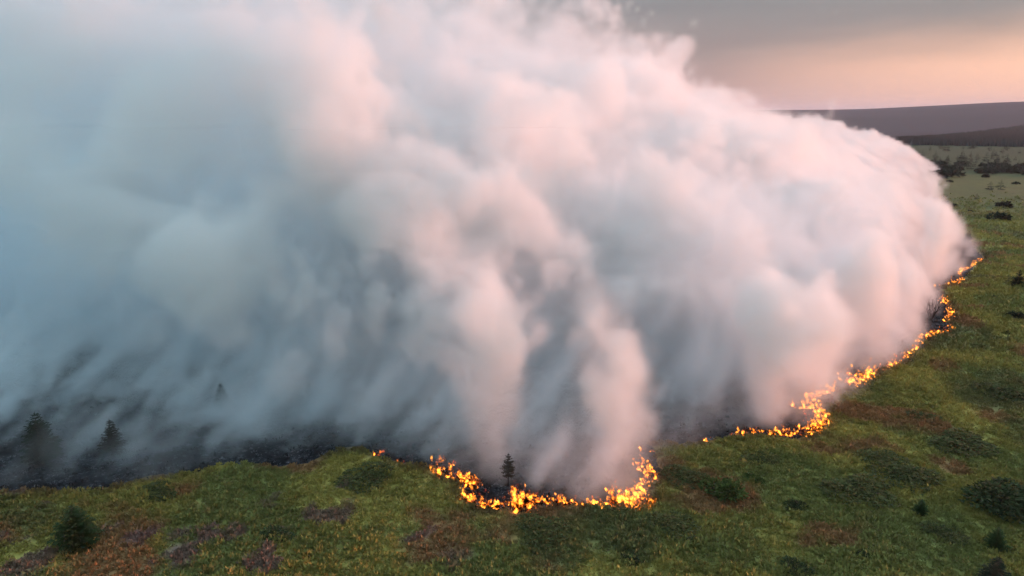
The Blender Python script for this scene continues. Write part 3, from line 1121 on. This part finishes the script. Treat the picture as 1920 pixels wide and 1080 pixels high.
def plume(fade, fine=1.0):
    def build(ng, P_, a, b, z):
        grow = (z * .025 + .2).min(1.0)
        w1 = noise(ng, P_, .03, 3)
        w2 = noise(ng, comb(ng, a + 91., b + 37., z), .03, 3)
        w3 = noise(ng, comb(ng, a + 11., b - 37., z + 50.), .05, 2)
        aw = a + (w1 - .5) * 38 * grow
        bw = b + (w2 - .5) * 38 * grow
        zw = z + (w3 - .5) * 16 * grow
        u0 = aw - curve(ng, bw, front, -60, 760, 0, 250)
        u = u0.max(0.0)
        su = u.sqrt()
        hump = noise(ng, comb(ng, b, u * .8, 3.), .028, 3)
        top = ((1.0 - (u * (-1 / 58.)).exp()) * 68 + u.min(130.0) * .12 - u.smooth(140, 240) * 22) * (hump * .8 + .60) * (1.0 - bw.smooth(215, 300) * .46) + 2.0
        top = top.min(top * .3 + 62)
        bot = ((su * 4.2 - 7.0) * (1.0 - bw.smooth(80, 115) * .45)).max(-3.0)
        t = (zw - bot) / (top - bot + 1.0)
        e_ = t * 2.0 - 1.0
        env = (1.0 - e_ * e_).max(-1.7)
        low = (1.0 - z.smooth(4, 26)) * (1.0 - bw.smooth(82, 115) * .85)
        env = env - low * 1.5
        ac = a + (w1 - .5) * 14 * grow
        bc = b + (w2 - .5) * 14 * grow
        for (px, r0, st) in COLUMNS:
            ca, cb = to_wind(*ground_at(*px[0:2])) if isinstance(px, tuple) else (0, 0)
            da = ac - (z * z * .005 + z * .04 + ca)
            db = bc - cb
            q = 1.0 - (da * da + db * db).sqrt() / (z * .20 + r0 + .5)
            env = env.max(q * 2.2 * st + (st - 1.0) * .7 - z.smooth(10, 38) * 2.2)
        PV = comb(ng, a + (w1 - .5) * 14, b + (w2 - .5) * 14, z + (w3 - .5) * 10)
        v1 = voro(ng, PV, 1 / 22.)
        v2 = voro(ng, PV, 1 / 9.)
        n2 = noise(ng, P_, .18, 5, .64)
        v3 = voro(ng, PV, 1 / (4.6 * fine))
        nn = (1.0 - v1) * 1.1 + (1.0 - v2) * .62 + (1.0 - v3) * .32 + (n2 - .5) * 1.5 - 1.11
        d = (env * 1.05 + nn * 2.4 - .36).smooth(0.0, .28) + env.smooth(.05, .9) * .20
        rho = (u * (-1 / 55.)).exp() * .36 + .030
        rho = rho * (z.smooth(0, 24) * .72 + .28) * (1.0 - u.smooth(85, 190) * .75)
        d = d * rho * u0.smooth(-2, 2)
        # thin old smoke around and behind the billows
        thin = bw.smooth(30, 90) * u.smooth(25, 110) * (1.0 - (zw - top).smooth(-6, 10)) * (z.smooth(8, 40) * .8 + .2) * .004
        d = d + thin * (n2 + .2)
        return d * a.smooth(2, 12) * (1.0 - a.smooth(285, 328)) * bw.smooth(40, 60) * b.smooth(*fade)
    return build


smoke_volume('smoke_plume', 'billowing white and pink smoke climbing from the near fire line', (0, -230, 0), (330, 40, 112), 1.05, (.965, .955, .95), .1, plume((230, 200)))
smoke_volume('smoke_plume', 'smoke bank rising from the far end of the fire line', (0, -740, 0), (400, -190, 112), 2.1, (.965, .955, .95), .1, plume((200, 230), 1.5))


def veil_field(ng, P_, a, b, z):
    w = noise(ng, P_, .022, 3)
    n1 = noise(ng, comb(ng, a + (w - .5) * 60, b, z * 1.4), .035, 4, .55)
    u = a + (w - .5) * 30 - curve(ng, b, front, -60, 760, 0, 250)
    d = (n1 * 1.7 - .45).smooth(0, 1) * .022 + .002
    d = d * u.smooth(30, 130) * b.smooth(15, 60) * (1.0 - b.smooth(110, 175)) * (z.smooth(6, 34) * .8 + .2)
    return d * (1.0 - z.smooth(48, 112) * .85) * (1.0 - z.smooth(100, 115)) * (1.0 - a.smooth(290, 338))


smoke_volume('smoke_veil', 'hazy blue-grey older smoke hanging over the left of the burnt ground', (30, -190, 0), (340, 0, 116), 2.6, (.80, .92, .97), .1, veil_field)


def smoulder(ng, P_, a, b, z):
    # world x runs across the picture; wisps lean to the right as they climb
    x = a * WIND[0] + b * .6
    y = a * WIND[1] + b * .8
    w = noise(ng, P_, .09, 3)
    u = (a + 2.2 - b.smooth(44, 62) * 1.6 + (w - .5) * 6 - curve(ng, b + (w - .5) * 5, front, -60, 760, 0, 250)).max(0.0)
    sx_ = x - z * .6 + (w - .5) * 12
    big = noise(ng, comb(ng, sx_, y, z * .4), .035, 2)
    w2 = noise(ng, comb(ng, x, y, z * .5 + 40.), .16, 2)
    streak = noise(ng, comb(ng, x - z * .6 + (w - .5) * 9 + (w2 - .5) * 5, y * .8 - z * .55 + (w2 - .5) * 5, z * .30), .21, 5, .60)
    zs = u.smooth(10, 100) * 12 + 1.2 + streak * 3.6 + b.smooth(78, 125) * u.smooth(2, 14) * 9
    body = (z / zs * -1.0).exp()
    d = ((streak * 2.2 + big * .8 - 1.46).smooth(0, .36) * .40 + big.smooth(.4, .65) * .045 + b.smooth(50, 62) * .050 + .016) * (u.smooth(1, 16) * .62 + .38)
    d = d * body * u.smooth(.2, 2.5)
    d = d * (1.0 - (1.0 - b.smooth(46, 58)) * (1.0 - u.smooth(20, 44)) * .62)      # thinner near the left edge, where the fire has burnt out
    d = d * (1.0 - b.smooth(190, 225)) * (1.0 - a.smooth(270, 298))
    return (d * (1.0 - z.smooth(28, 39)) - .0015).max(0.0)


smoke_volume('ground_smoke', 'thin bluish smoke drifting low over the burnt ground', (10, -225, 0), (300, 30, 40), (.75, .75, .75), (.91, .96, .99), .1, smoulder)


# ---------------------------------------------------------------- haze: the even, thin air of a smoky evening
def haze_box():
    x0, x1, y0, y1, z0, z1 = -45000, 45000, -45000, 45000, -2.5, 420
    V = [(x, y, z) for z in (z0, z1) for y in (y0, y1) for x in (x0, x1)]
    me = bpy.data.meshes.new('haze')
    me.from_pydata(V, [], [(0, 2, 3, 1), (4, 5, 7, 6), (0, 1, 5, 4), (2, 6, 7, 3), (0, 4, 6, 2), (1, 3, 7, 5)])
    m = bpy.data.materials.new('haze')
    m.use_nodes = True
    t = m.node_tree
    t.nodes.clear()
    o = t.nodes.new('ShaderNodeOutputMaterial')
    pv = t.nodes.new('ShaderNodeVolumePrincipled')
    pv.inputs['Color'].default_value = (.92, .86, .92, 1)
    pv.inputs['Density'].default_value = 5e-5
    t.links.new(pv.outputs[0], o.inputs['Volume'])
    me.materials.append(m)
    tag(link('haze', me), 'thin smoky evening haze over the whole moor', 'haze', kind='stuff')


haze_box()
